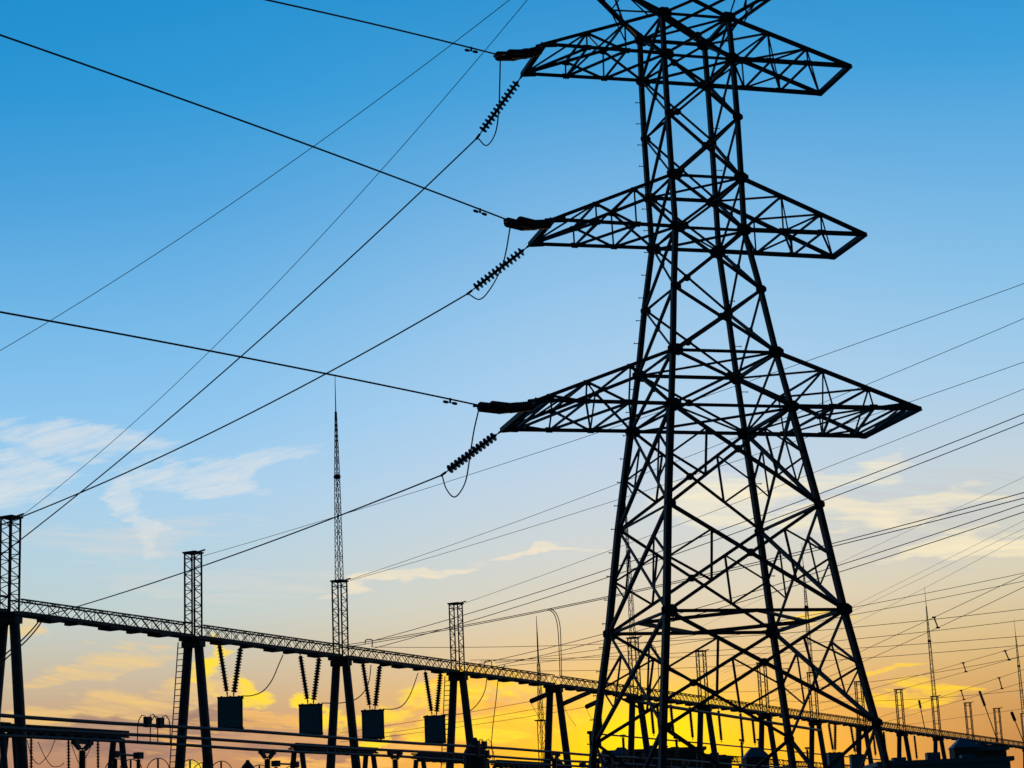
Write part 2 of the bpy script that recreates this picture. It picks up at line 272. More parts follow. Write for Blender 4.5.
# ------------------------------------------------------------------ mesh helpers
class MB:
    def __init__(s): s.v = []; s.f = []
    def prism(s, a, b, prof_a, prof_b=None, up=None, caps=True):
        a, b = Vector(a), Vector(b); d = (b-a)
        if d.length < 1e-6: return
        d.normalize()
        u = Vector(up) if up else (Vector((0, 0, 1)) if abs(d.z) < .95 else Vector((0, 1, 0)))
        x = d.cross(u)
        if x.length < 1e-4: x = d.cross(Vector((1, 0, 0)))
        x.normalize(); y = x.cross(d).normalized()
        prof_b = prof_b or prof_a; n = len(prof_a); o = len(s.v)
        s.v += [a+x*p+y*q for p, q in prof_a]+[b+x*p+y*q for p, q in prof_b]
        for i in range(n):
            j = (i+1) % n; s.f.append((o+i, o+j, o+n+j, o+n+i))
        if caps: s.f.append(tuple(range(o+n-1, o-1, -1))); s.f.append(tuple(range(o+n, o+2*n)))
    def angle(s, a, b, w, up=None, flip=1, t=None):
        """steel L section of leg width w"""
        t = t or max(.008, w*.12); h = w*.5; k = flip
        p = [(-h*k, -h), (h*k, -h), (h*k, -h+t), (-h*k+t*k, -h+t), (-h*k+t*k, h), (-h*k, h)]
        s.prism(a, b, p, None, up)
    def bar(s, a, b, w, h=None, up=None):
        h = h or w; s.prism(a, b, [(-w/2, -h/2), (w/2, -h/2), (w/2, h/2), (-w/2, h/2)], None, up)
    def cyl(s, a, b, r, r2=None, n=10):
        r2 = r if r2 is None else r2
        c = [(math.cos(2*math.pi*i/n), math.sin(2*math.pi*i/n)) for i in range(n)]
        s.prism(a, b, [(r*x, r*y) for x, y in c], [(r2*x, r2*y) for x, y in c])
    def lathe(s, a, b, prof, n=12):
        """prof: (distance along a-b, radius)"""
        a, b = Vector(a), Vector(b); d = (b-a).normalized()
        u = Vector((0, 0, 1)) if abs(d.z) < .95 else Vector((0, 1, 0))
        x = d.cross(u).normalized(); y = x.cross(d); o = len(s.v)
        for t, r in prof:
            for i in range(n):
                an = 2*math.pi*i/n; s.v.append(a+d*t+x*(r*math.cos(an))+y*(r*math.sin(an)))
        for k in range(len(prof)-1):
            for i in range(n):
                j = (i+1) % n; s.f.append((o+k*n+i, o+k*n+j, o+(k+1)*n+j, o+(k+1)*n+i))
        s.f.append(tuple(range(o+n-1, o-1, -1))); e = o+(len(prof)-1)*n; s.f.append(tuple(range(e, e+n)))
    def tube(s, pts, r, n=6):
        pts = [Vector(p) for p in pts]; o = len(s.v); px = None
        for i, p in enumerate(pts):
            d = (pts[min(i+1, len(pts)-1)]-pts[max(i-1, 0)]).normalized()
            if px is None:
                u = Vector((0, 0, 1)) if abs(d.z) < .9 else Vector((1, 0, 0)); x = d.cross(u).normalized()
            else:
                x = (px-d*px.dot(d)).normalized()
            y = d.cross(x); px = x
            for k in range(n):
                an = 2*math.pi*k/n; s.v.append(p+x*(r*math.cos(an))+y*(r*math.sin(an)))
        for i in range(len(pts)-1):
            for k in range(n):
                j = (k+1) % n; s.f.append((o+i*n+k, o+i*n+j, o+(i+1)*n+j, o+(i+1)*n+k))
        s.f.append(tuple(range(o+n-1, o-1, -1))); e = o+(len(pts)-1)*n; s.f.append(tuple(range(e, e+n)))
    def poly(s, pts, nrm, t):
        """flat plate of thickness t with the outline pts"""
        nv = Vector(nrm).normalized()*t/2; n = len(pts); o = len(s.v)
        s.v += [Vector(p)-nv for p in pts]+[Vector(p)+nv for p in pts]
        for i in range(n):
            j = (i+1) % n; s.f.append((o+i, o+j, o+n+j, o+n+i))
        s.f.append(tuple(range(o+n-1, o-1, -1))); s.f.append(tuple(range(o+n, o+2*n)))
    def box(s, c, dx, dy, dz, ux=(1, 0, 0), uy=(0, 1, 0)):
        c = Vector(c); ux, uy = Vector(ux)*dx/2, Vector(uy)*dy/2; o = len(s.v)
        for k in (0, 1):
            for a, b in ((-1, -1), (1, -1), (1, 1), (-1, 1)): s.v.append(c+ux*a+uy*b+Vector((0, 0, dz*k)))
        s.f += [(o+3, o+2, o+1, o), (o+4, o+5, o+6, o+7), (o, o+1, o+5, o+4), (o+1, o+2, o+6, o+5), (o+2, o+3, o+7, o+6), (o+3, o, o+4, o+7)]
    def build(s, name, m, parent=None, smooth=False):
        me = bpy.data.meshes.new(name); me.from_pydata([tuple(v) for v in s.v], [], s.f); me.materials.append(m)
        bm = bmesh.new(); bm.from_mesh(me); bmesh.ops.recalc_face_normals(bm, faces=bm.faces); bm.to_mesh(me); bm.free()
        if smooth:
            for p in me.polygons: p.use_smooth = True
        o = bpy.data.objects.new(name, me); COL.objects.link(o)
        if parent is not None:
            o.parent = parent
            q = parent; L = Vector()
            while q is not None: L += q.location; q = q.parent
            if L.length: me.transform(Matrix.Translation(-L))
        return o
def tag(o, label, cat, group=None):
    o['label'] = label; o['category'] = cat
    if group: o['group'] = group
    return o
def thing(name, loc, label, cat, group=None):
    o = bpy.data.objects.new(name, None); COL.objects.link(o); o.location = loc; o.empty_display_size = .3
    return tag(o, label, cat, group)
def copy_tree(o, loc=None, rotz=None, label=None):
    c = o.copy(); COL.objects.link(c)
    if loc is not None: c.location = loc
    if rotz is not None: c.rotation_euler = (0, 0, rotz)
    if label: c['label'] = label
    for ch in o.children:
        d = ch.copy(); COL.objects.link(d); d.parent = c
        for g in ch.children:
            e = g.copy(); COL.objects.link(e); e.parent = d
    return c

# ------------------------------------------------------------------ ground
def ground_sheet(name, x0, x1, y0, y1, z, m, div=1):
    b = MB(); b.v = [Vector((x0, y0, z)), Vector((x1, y0, z)), Vector((x1, y1, z)), Vector((x0, y1, z))]; b.f = [(0, 1, 2, 3)]
    o = b.build(name, m); o['kind'] = 'structure'; return o
ground_sheet('ground', -4000, 4000, -4000, 9000, 0, SOIL)
ground_sheet('gravel_yard', -60, 90, 30, 240, .004, GRAVEL)
ground_sheet('road', -60, 90, 22, 28, .008, ROAD)

# ------------------------------------------------------------------ transmission tower
T = TOWER
tcx, tcy, ty = T['cx'], T['cy'], T['yaw']
cT, sT = math.cos(ty), math.sin(ty)
def tw(lx, ly, z): return Vector((tcx+cT*lx-sT*ly, tcy+sT*lx+cT*ly, z))
LV = ['T0', 'T', 'm1', 'M0', 'M', 'm2', 'L0', 'L', 'x1', 'N', 'low', 'base']
zz = dict(zip(LV, T['z']+[0.35]))
ww = dict(zip(LV, T['w']+[3.865-.047]))
for k_, d_ in (('L', .01), ('x1', .035), ('N', .055), ('low', .0), ('base', -.03)): ww[k_] += d_
CN = [(-1, -1), (1, -1), (1, 1), (-1, 1)]
def node(k, c): return tw(CN[c][0]*ww[k]+(.035 if CN[c][0] > 0 else -.01), CN[c][1]*ww[k], zz[k])
tower = thing('transmission_tower', tw(0, 0, 0), 'tall dark lattice pylon with three tiers of cross-arms, nearest and largest tower', 'pylon')
nrmF = [Vector((-sT, cT, 0)), Vector((cT, sT, 0)), Vector((-sT, cT, 0)), Vector((cT, sT, 0))]
rng = random.Random(3)
for c in range(4):
    b = MB(); pts = [node(k, c) for k in LV]
    sx, sy = CN[c]
    for i in range(len(pts)-1):
        w = .19 if i < 4 else (.20 if i < 7 else .245)
        b.angle(pts[i], pts[i+1], w, up=tw(1, 0, 0)-tw(0, 0, 0), t=.03)
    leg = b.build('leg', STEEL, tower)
    MBf = MB(); base = node('base', c); MBf.box(base-Vector((0, 0, .35)), 1.1, 1.1, .4); MBf.box(base+Vector((0, 0, .05)), .5, .5, .05); MBf.build('footing', CONC, tower)
    for i, k in enumerate(LV[:-1]):
        P = node(k, c); s = .27 if k in ('T0', 'T', 'M0', 'M', 'L0', 'L', 'N') else .19
        g = MB()
        for axis in (0, 1):      # one plate on each of the two faces meeting at this leg
            inward = (tw(-sx, 0, 0)-tw(0, 0, 0)) if axis == 0 else (tw(0, -sy, 0)-tw(0, 0, 0))
            nr = (tw(0, 1, 0)-tw(0, 0, 0)) if axis == 0 else (tw(1, 0, 0)-tw(0, 0, 0))
            up = Vector((0, 0, 1)); off = nr*((.03 if (sy if axis == 0 else sx) > 0 else -.03))
            q = [(-.75, .35), (-.3, .75), (.6, .8), (1.05, .3), (1.05, -.4), (.55, -.85), (-.4, -.7), (-.75, -.35)]
            g.poly([P+off+inward*(a*s)+up*(e*s*.85) for a, e in q], nr, .016)
        g.build('gusset_plate', STEEL, leg)
    if c in (3, 2):
        out = (tw(-1, 0, 0)-tw(0, 0, 0)) if c == 3 else (tw(1, 0, 0)-tw(0, 0, 0))
        z = 4.0; i = 0
        while z < zz['T']-.2:
            for k in range(len(LV)-1):
                if zz[LV[k+1]] <= z <= zz[LV[k]]:
                    P = node(LV[k+1], c).lerp(node(LV[k], c), (z-zz[LV[k+1]])/(zz[LV[k]]-zz[LV[k+1]])); break
            if c == 3 or i % 2:
                g = MB(); g.cyl(P+out*.05, P+out*.25, .014, n=5); g.cyl(P+out*.25, P+out*.265, .028, n=5); g.build('step_bolt', STEEL, leg)
            z += .72; i += 1
PAN = [('T0', 'T'), ('T', 'm1'), ('m1', 'M0'), ('M0', 'M'), ('M', 'm2'), ('m2', 'L0'), ('L0', 'L'), ('L', 'x1'), ('x1', 'N'), ('N', 'low'), ('low', 'base')]
for ip, (a, b_) in enumerate(PAN):
    for c in range(4):
        d = (c+1) % 4; nr = nrmF[c]
        w = .082 if ip < 7 else .10
        m = MB(); n0 = nr*.02
        A0, A1, B0, B1 = node(a, c), node(a, d), node(b_, c), node(b_, d)
        m.angle(A0+n0, B1+n0, w, up=nr); m.angle(A1-n0, B0-n0, w, up=nr, flip=-1)
        # crossing plate
        t = (A1-A0).length/((A1-A0).length+(B1-B0).length); X0 = A0.lerp(B1, t)
        h = (A1-A0).normalized()
        m.poly([X0+h*x+Vector((0, 0, y)) for x, y in ((-.13, 0), (-.05, .11), (.05, .11), (.13, 0), (.05, -.11), (-.05, -.11))], nr, .07)
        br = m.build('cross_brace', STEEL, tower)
        if ip >= 7:
            for (P, Q, U, V) in ((A0, B0, X0, X0), (A1, B1, X0, X0)):
                r = MB()
                Mleg = P.lerp(Q, .5); Q1 = P.lerp(X0, .52); Q2 = Q.lerp(X0, .52)
                r.angle(Mleg, Q1, .06, up=nr); r.angle(Q1, Q2, .06, up=nr); r.angle(Mleg, Q2, .06, up=nr)
                r.build('redundant_brace', STEEL, br)
RINGS = ['T0', 'T', 'M0', 'M', 'L0', 'L', 'N']
for k in RINGS:
    m = MB(); P = [node(k, c) for c in range(4)]
    for c in range(4): m.angle(P[c], P[(c+1) % 4], .10, up=(0, 0, 1))
    if k == 'N':
        Q = [P[c].lerp(P[(c+1) % 4], .5) for c in range(4)]
        for c in range(4): m.angle(Q[c], Q[(c+1) % 4], .11, up=(0, 0, 1))
    elif k in ('T', 'M', 'L'):
        m.angle(P[0], P[2], .07, up=(0, 0, 1)); m.angle(P[1]+Vector((0, 0, -.05)), P[3]+Vector((0, 0, -.05)), .07, up=(0, 0, 1))
    else:
        m.angle(P[1], P[3], .06, up=(0, 0, 1))
    m.build('ring_frame', STEEL, tower)
for k in ('m1', 'm2', 'x1'):
    for c, d in ((3, 0), (1, 2)):
        m = MB(); m.angle(node(k, c), node(k, d), .08, up=(0, 0, 1)); m.build('side_strut', STEEL, tower)
for j, (kt, kb) in enumerate((('T0', 'T'), ('M0', 'M'), ('L0', 'L'))):
    for sx in (-1, 1):
        wt, wb = ww[kt], ww[kb]; wa = T['w'][LV.index(kb)]*T['armw'][j]; L_ = T['arm'][j]; zt = zz[kb]
        tipn, tipf = tw(sx*L_, -wa, zt), tw(sx*L_, wa, zt)
        top = {-1: tw(sx*wt, -wt, zz[kt]), 1: tw(sx*wt, wt, zz[kt])}; bot = {-1: tw(sx*wb, -wb, zt), 1: tw(sx*wb, wb, zt)}; tip = {-1: tipn, 1: tipf}
        m = MB()
        for s in (-1, 1):
            m.angle(top[s], tip[s], .11, up=nrmF[0]); m.angle(bot[s], tip[s], .12, up=nrmF[0])
        m.angle(tipn+(tipn-tipf)*.02, tipf+(tipf-tipn)*.02, .15, up=(0, 0, 1))
        ax = (tw(sx, 0, 0)-tw(0, 0, 0))
        for s in (-1, 1):
            m.poly([tip[s]+ax*a+Vector((0, 0, e)) for a, e in ((-.42, .12), (-.2, .1), (.08, .06), (.1, -.06), (-.1, -.08), (-.42, -.05))], nrmF[0], .03)
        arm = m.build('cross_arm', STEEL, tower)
        l = MB(); F = [.325, .645] if j < 2 else [.325, .645, .91]
        tn = {s: [top[s]]+[top[s].lerp(tip[s], f) for f in F]+[tip[s]] for s in (-1, 1)}
        bn = {s: [bot[s]]+[bot[s].lerp(tip[s], f) for f in F]+[tip[s]] for s in (-1, 1)}
        nP = len(F)
        for s in (-1, 1):
            for i in range(1, nP+1):
                l.angle(tn[s][i], bn[s][i], .055, up=nrmF[1])
                l.angle(tn[s][i], bn[s][i-1], .065, up=nrmF[0])
                l.poly([tn[s][i]+ax*a+Vector((0, 0, e)) for a, e in ((-.12, .05), (.1, .05), (.12, -.1), (-.1, -.12))], nrmF[0], .03)
                l.poly([bn[s][i]+ax*a+Vector((0, 0, e)) for a, e in ((-.14, .1), (.12, .1), (.1, -.07), (-.1, -.07))], nrmF[0], .03)
        for i in range(1, nP+1):
            l.angle(tn[-1][i], tn[1][i], .06, up=(0, 0, 1)); l.angle(bn[-1][i], bn[1][i], .06, up=(0, 0, 1))
            l.angle(tn[-1][i], bn[1][min(i+1, nP+1)], .045)
        for i in range(nP+1):
            l.angle(bn[-1][i], bn[1][i+1], .07, up=(0, 0, 1))
            if i: l.angle(tn[-1][i], tn[1][i-1], .06, up=(0, 0, 1))
        if j == 2:
            l.angle(bn[1][0], bn[-1][1], .06, up=(0, 0, 1)); l.angle(bn[1][1], bn[-1][2], .06, up=(0, 0, 1))
        l.build('arm_lacing', STEEL, arm)
HX, HZ = T['horn']
def arm_top(sx, sd, lx):      # point on the top chord of the upper cross-arm below a horn
    a = tw(sx*ww['T0'], sd*ww['T0'], zz['T0']); b = tw(sx*T['arm'][0], sd*T['w'][1]*T['armw'][0], zz['T'])
    return a.lerp(b, (lx-ww['T0'])/(T['arm'][0]-ww['T0']))
for sx in (-1, 1):
    tipv = tw(sx*HX, 0, HZ); wt = ww['T0']; m = MB(); U = {}
    for sd in (-1, 1):
        P = tw(sx*wt, sd*wt, zz['T0']); U[sd] = tw(sx*2.2, sd*wt*.62, zz['T0']+1.75)
        m.angle(P, tipv, .12); m.angle(U[sd], tipv, .09); m.angle(tw(-sx*wt, sd*wt, zz['T0']), U[sd], .10)
    h = MB()
    for sd in (-1, 1):
        P = tw(sx*wt, sd*wt, zz['T0'])
        for f in (.22, .45, .7):
            q = P.lerp(tipv, f); h.angle(q, U[sd].lerp(tipv, max(0, f-.3)), .05)
        q = P.lerp(tipv, .38); lx = wt+(HX-wt)*.16
        h.angle(q, arm_top(sx, sd, lx), .05)
    P, Q = tw(sx*wt, -wt, zz['T0']), tw(sx*wt, wt, zz['T0'])
    h.angle(P, Q.lerp(tipv, .38), .05); h.angle(Q.lerp(tipv, .38), P.lerp(tipv, .38), .05); h.angle(P.lerp(tipv, .38), Q.lerp(tipv, .7), .05); h.angle(U[-1], U[1], .06)
    po = m.build('peak_arm', STEEL, tower); h.build('arm_lacing', STEEL, po)

# ------------------------------------------------------------------ insulators
def disc_profile(L, n, rd, rc, lead):
    pr = [(0, .02), (lead, .02)]; st = (L-2*lead)/n
    for i in range(n):
        t = lead+st*i
        pr += [(t, rc), (t+st*.42, rc), (t+st*.47, rd*.55), (t+st*.60, rd), (t+st*.70, rd), (t+st*.76, rc)]
    pr += [(L-lead, .02), (L, .02)]
    return pr
def ins_string(name, A, B, label, group, n=16, rd=.13, rc=.05, lead=.28, cat='insulator', yoke=False):
    A, B = Vector(A), Vector(B); t = thing(name, A, label, cat, group); L = (B-A).length
    pr = disc_profile(L, n, rd, rc, lead)
    m = MB(); m.lathe(A, B, pr[1:-1] if False else pr, 12); m.build('disc_stack', PORC, t)
    f = MB(); d = (B-A).normalized()
    f.cyl(A-d*.04, A+d*(lead*.55), .035, n=8); f.cyl(B-d*(lead*.55), B+d*.05, .04, n=8); f.build('end_fitting', GSTEEL, t)
    return t
ARMN = {'T': 'top', 'M': 'middle', 'L': 'bottom'}
for k in 'TML':
    a, e, b, e2 = [Vector(x) for x in STR[k]]
    ins_string('insulator_string', b, e2, 'single disc insulator string slanting down from the left tip of the %s cross-arm' % ARMN[k], 'single strings on the pylon', n=13, rd=.15, rc=.045, lead=.30)
    # the pair of parallel strings facing the camera side
    d = (e-a).normalized(); side = d.cross(Vector((0, 0, 1))).normalized(); upv = side.cross(d).normalized()
    t = thing('double_insulator_string', a, 'thick double disc insulator string pulling left from the near tip of the %s cross-arm' % ARMN[k], 'insulator', 'double strings on the pylon')
    L = (e-a).length
    for s in (-1, 1):
        o = (side*.20+upv*.02)*s
        m = MB(); A_ = a+o+d*.70-Vector((0, 0, .15)); B_ = e+o-d*.30-Vector((0, 0, .04)); C_ = (A_+B_)/2-Vector((0, 0, .06))
        for P_, Q_ in ((A_, C_+(C_-A_).normalized()*.07), (C_-(B_-C_).normalized()*.07, B_)): m.lathe(P_, Q_, disc_profile((Q_-P_).length, 9, .15, .12, .0)[2:-2], 12)
        m.build('disc_stack', PORC, t)
    for P, Q in ((a+d*.66-Vector((0, 0, .14)), a+d*.3-Vector((0, 0, .05))), (e-d*.27-Vector((0, 0, .04)), e-d*.02)):
        m = MB(); m.poly([P+side*.26, P-side*.26, Q+d*(.02), ], upv, .03); m.cyl(P+side*.25, P-side*.25, .035, n=6)
        if P.y > e.y+1: m.cyl(a-d*.05, a+d*.45, .06, n=6)
        else: m.cyl(e-d*.12, e+d*.3, .04, n=6)
        m.build('yoke_plate', GSTEEL, t)

# ------------------------------------------------------------------ wires
def wire_pts(w, n=36):
    A, B = Vector(w[0]), Vector(w[1]); sag = w[2]; P = []
    for i in range(n+1):
        t = i/n; p = A.lerp(B, t); p.z -= 4*sag*t*(1-t); P.append(p)
    if w[3] > 1:
        d = P[-1]-P[-2]; tot = (B-A).length*(w[3]-1); k = 12
        for i in range(1, k+1): 
            q = P[n]+d.normalized()*(tot*i/k); q.z += .35*(i/k)**2*tot*.05; P.append(q)
    return P
def cable(name, pts, r, label, cat='cable', group=None, n=6, mt=None):
    m = MB(); m.tube(pts, r, n); o = m.build(name, mt or WIRE, None, True); return tag(o, label, cat, group)
def spline(pts, k=6):
    P = [Vector(p) for p in pts]; P = [P[0]*2-P[1]]+P+[P[-1]*2-P[-2]]; out = []
    for i in range(1, len(P)-2):
        for s in range(k):
            t = s/k; a, b, c, d = P[i-1:i+3]
            out.append(.5*((2*b)+(c-a)*t+(2*a-5*b+4*c-d)*t*t+(3*b-a-3*c+d)*t**3))
    out.append(P[-2]); return out
G1 = 'conductors strung from the pylon'
cable('conductor', wire_pts(WIRES['nearT']), WIRES['nearT'][4], 'conductor leaving the top-left arm tip towards the upper edge of the picture', 'cable', G1)
cable('conductor', wire_pts(WIRES['nearM']), WIRES['nearM'][4], 'conductor running from the middle-left arm tip up to the upper left corner', 'cable', G1)
cable('conductor', wire_pts(WIRES['nearL']), WIRES['nearL'][4], 'conductor running from the bottom-left arm tip to the left edge at mid height', 'cable', G1)
cable('conductor', wire_pts(WIRES['farT']), WIRES['farT'][4], 'conductor dropping steeply from the top arm insulator to the left gantry', 'cable', G1)
cable('conductor', wire_pts(WIRES['farM']), WIRES['farM'][4], 'conductor dropping from the middle arm insulator to the left gantry', 'cable', G1)
cable('conductor', wire_pts(WIRES['farL']), WIRES['farL'][4], 'conductor dropping from the bottom arm insulator to the lattice beam beside the left column', 'cable', G1)
cable('earth_wire', wire_pts(WIRES['ewA']), WIRES['ewA'][4], 'thin earth wire from the pylon peak crossing the sky to the left edge', 'cable', 'earth wires from the pylon peak')
cable('earth_wire', wire_pts(WIRES['ewB']), WIRES['ewB'][4], 'thin earth wire from the pylon peak to the top of the leftmost lattice post', 'cable', 'earth wires from the pylon peak')
for k in 'TML':
    cable('jumper_loop', spline(JUMP[k]), .021, 'hanging jumper loop joining both strings at the left tip of the %s cross-arm' % ARMN[k], 'cable', 'jumper loops on the pylon')
    w = WIRES['near'+k]; A, B = Vector(w[0]), Vector(w[1]); d = (B-A).normalized(); P = A+d*1.12; P.z -= 4*w[2]*(1.12/(B-A).length)
    t = thing('vibration_damper', P, 'small dumbbell damper clamped under the conductor near the left tip of the %s cross-arm' % ARMN[k], 'damper', 'dampers on the pylon conductors')
    m = MB(); m.cyl(P+Vector((0, 0, .03)), P-Vector((0, 0, .10)), .03, n=6); m.build('clamp', GSTEEL, t)
    m = MB(); m.cyl(P-d*.18-Vector((0, 0, .10)), P+d*.18-Vector((0, 0, .10)), .014, n=6); m.build('messenger_rod', GSTEEL, t)
    for s in (-1, 1):
        m = MB(); m.lathe(P+d*(s*.08)-Vector((0, 0, .10)), P+d*(s*.25)-Vector((0, 0, .10)), [(0, .025), (.02, .04), (.12, .045), (.17, .025)], 8); m.build('weight', GSTEEL, t)
WL = {'r1': 'thin earth wire rising right from the second lattice post, topmost of the far wires', 'r2': 'upper of two thin wires rising right from the spired column at left',
 'r3': 'lower of two thin wires rising right from the spired column at left', 'r4': 'thin wire rising right from the top of the fourth lattice post',
 'r5': 'upper wire of the close parallel pair rising right below the bottom cross-arm', 'r6': 'lower wire of the close parallel pair rising right below the bottom cross-arm',
 'r8': 'upper wire of the dark pair carrying the drop lead left of the pylon', 'r9': 'lower wire of the dark pair carrying the drop lead left of the pylon',
 'r10': 'wire crossing the pale cloud right of the pylon, just under the dark pair', 'r11': 'wire crossing below the pale cloud, second under the dark pair',
 'r14': 'wire sloping gently up right of the pylon above the spire tip', 'r15': 'wire sloping gently up right of the pylon across the spire tip',
 'r17': 'nearly level wire right of the pylon, first under the spire tip', 'r18': 'nearly level wire right of the pylon, second under the spire tip',
 'r19': 'nearly level wire right of the pylon, third under the spire tip', 'r20': 'nearly level wire right of the pylon, lowest of the four level ones',
 'r12': 'upper faint thin wire of a steep pair behind the pylon', 'r12b': 'lower faint thin wire of a steep pair behind the pylon', 'r13': 'faint thin wire rising to the spire of the right mast and beyond',
 'r16': 'upper wire of the steep spaced pair crossing the level wires at right', 'r16b': 'lower wire of the steep spaced pair crossing the level wires at right',
 'r7': 'faint thin wire crossing the dark pair above the pale cloud', 'r21': 'upper wire of the spaced bundle over the yellow cloud at right', 'r22': 'lower wire of the spaced bundle over the yellow cloud at right',
 'r23': 'upper wire of the lower spaced bundle at the right edge', 'r24': 'lower wire of the lower spaced bundle at the right edge', 'r25': 'wire between the two spaced bundles at the right edge',
 'r26': 'lowest sloping wire above the gantry beam at the right edge', 'r27': 'wire just under the lower spaced bundle at the right edge'}
for k, l in WL.items():
    w = WIRES[k]; cable('overhead_line', wire_pts(w), w[4], l, 'cable', 'lines rising to the right of the gantry')
for k, l in (('b1', 'uppermost of three wires crossing the yellow sky under the gantry beam'), ('b2', 'middle of three wires crossing the yellow sky under the gantry beam'), ('b3', 'lowest of three wires crossing the yellow sky under the gantry beam')):
    cable('yard_conductor', wire_pts(WIRES[k]), WIRES[k][4], l, 'cable', 'yard conductors under the gantry beam')

# ------------------------------------------------------------------ the long gantry
g0 = Vector(GAN['P0']); gu = Vector((GAN['u'][0], GAN['u'][1], 0)).normalized(); gn = Vector((gu.y, -gu.x, 0)); gs = GAN['slope']
def gp(t, n=0., z=None): 
    p = g0+gu*t+gn*n
    p.z = (g0.z+gs*t) if z is None else z
    return p
ts = GAN['t']
ORD = ['first', 'second', 'third', 'fourth', 'fifth', 'sixth', 'seventh', 'eighth', 'ninth', 'tenth', 'eleventh', 'twelfth', 'thirteenth', 'fourteenth', 'fifteenth']
MASTS = (2, 5, 8, 11, 14)
def box_lattice(m, P, Q, ax, ay, w1, w2, wt, n, chord, lace, w1b=None, w2b=None, side_only=False):
    """square lattice between P and Q; ax, ay cross axes; widths at both ends"""
    w1b = w1 if w1b is None else w1b; w2b = w2 if w2b is None else w2b
    def cn(i, t):
        sx, sy = CN[i]; a = w1+(w1b-w1)*t; b = w2+(w2b-w2)*t
        return P.lerp(Q, t)+ax*(sx*a/2)+ay*(sy*b/2)
    for i in range(4): m.bar(cn(i, 0), cn(i, 1), chord)
    for i in range(4):
        j = (i+1) % 4
        if wt == 'B' and i in (0, 2) or wt == 'P' and i in (1, 3):     # faces with a few rungs only
            for k in range(0, n, 5 if wt == 'P' else 1):
                m.bar(cn(i, k/n), cn(j, k/n), lace)
            if wt == 'B':
                for k in range(0, n, 2): m.bar(cn(i, k/n), cn(j, min(1, (k+2)/n)), lace*.8)
            continue
        for k in range(n):
            t0, t1 = k/n, (k+1)/n
            if wt in 'XB' or k % 2 == 0: m.bar(cn(i, t0), cn(j, t1), lace)
            if wt in 'XB' or k % 2: m.bar(cn(j, t0), cn(i, t1), lace)
            if k and k % 3 == 0: m.bar(cn(i, t0), cn(j, t0), lace)
for k, t in enumerate(ts):
    extra = 'carrying a lightning spire' if k in MASTS else ('without a lattice post' if k == 4 else 'topped by a short lattice post')
    lad = ' and a ladder up its side' if k in (1, 3) else ''
    col = thing('gantry_column', gp(t, 0, 0), '%s A-frame column of the long gantry counted from the left, %s%s' % (ORD[k], extra, lad), 'gantry column', 'A-frame columns of the long gantry')
    H = gp(t).z-.12
    for s in (-1, 1):
        m = MB(); m.cyl(gp(t, s*(.30+.093*H), -.3), gp(t, s*.30, H), .285, .235, 14); m.build('leg', CONC, col, True)
    m = MB(); c = gp(t, 0, H); m.box(c, .75, 1.3, .16, gu, gn); m.box(c-Vector((0, 0, .35)), .5, 1.15, .32, gu, gn); m.build('head_plate', GSTEEL, col)
    m = MB(); m.bar(gp(t, -1.05, H-8), gp(t, 1.05, H-8), .12, .2); m.build('tie_beam', GSTEEL, col)
    if k != 4:
        m = MB(); b0 = gp(t, 0, H+.17); b1 = gp(t, 0, g0.z+gs*t+4.36); box_lattice(m, b0, b1, gu, gn, .62, .60, 'P', 16, .085, .034)
        m.box(b1, .80, .78, .08, gu, gn); m.bar(b1+gn*.3+gu*0+Vector((0, 0, .05)), b1+gn*.75+Vector((0, 0, .12)), .07)
        m.build('lattice_post', GSTEEL, col)
    if k in (1, 3):
        m = MB(); 
        p0, p1 = gp(t, -1.95, .1), gp(t, -.75, H)
        for s in (-.2, .2): m.cyl(p0+gn*s, p1+gn*s, .03, n=5)
        for i in range(46):
            f = i/46; c_ = p0.lerp(p1, f); m.cyl(c_+gn*.2, c_-gn*.2, .022, n=5)
        m.build('ladder', GSTEEL, col)
for k in MASTS:
    t = ts[k]; b1 = gp(t, 0, g0.z+gs*t+4.43); top = b1+Vector((0, 0, 12.2))
    ms = thing('lightning_mast', b1, 'slender lattice lightning spire standing on the %s column of the long gantry' % ORD[k], 'lightning mast', 'lightning spires on the gantry')
    m = MB(); box_lattice(m, b1, b1+Vector((0, 0, 6.1)), gu, gn, .34, .34, 'Z', 13, .042, .022, .22, .22)
    box_lattice(m, b1+Vector((0, 0, 6.1)), b1+Vector((0, 0, 10.0)), gu, gn, .22, .22, 'Z', 12, .04, .02, .07, .07)
    m.build('lattice_shaft', GSTEEL, ms)
    m = MB(); m.lathe(b1+Vector((0, 0, 5.98)), b1+Vector((0, 0, 6.3)), [(0, .14), (.06, .21), (.18, .21), (.24, .13)], 8); m.build('splice_collar', GSTEEL, ms)
    m = MB(); m.cyl(b1+Vector((0, 0, 9.9)), top, .035, .016, 6); m.build('lightning_rod', GSTEEL, ms)
BH = .62
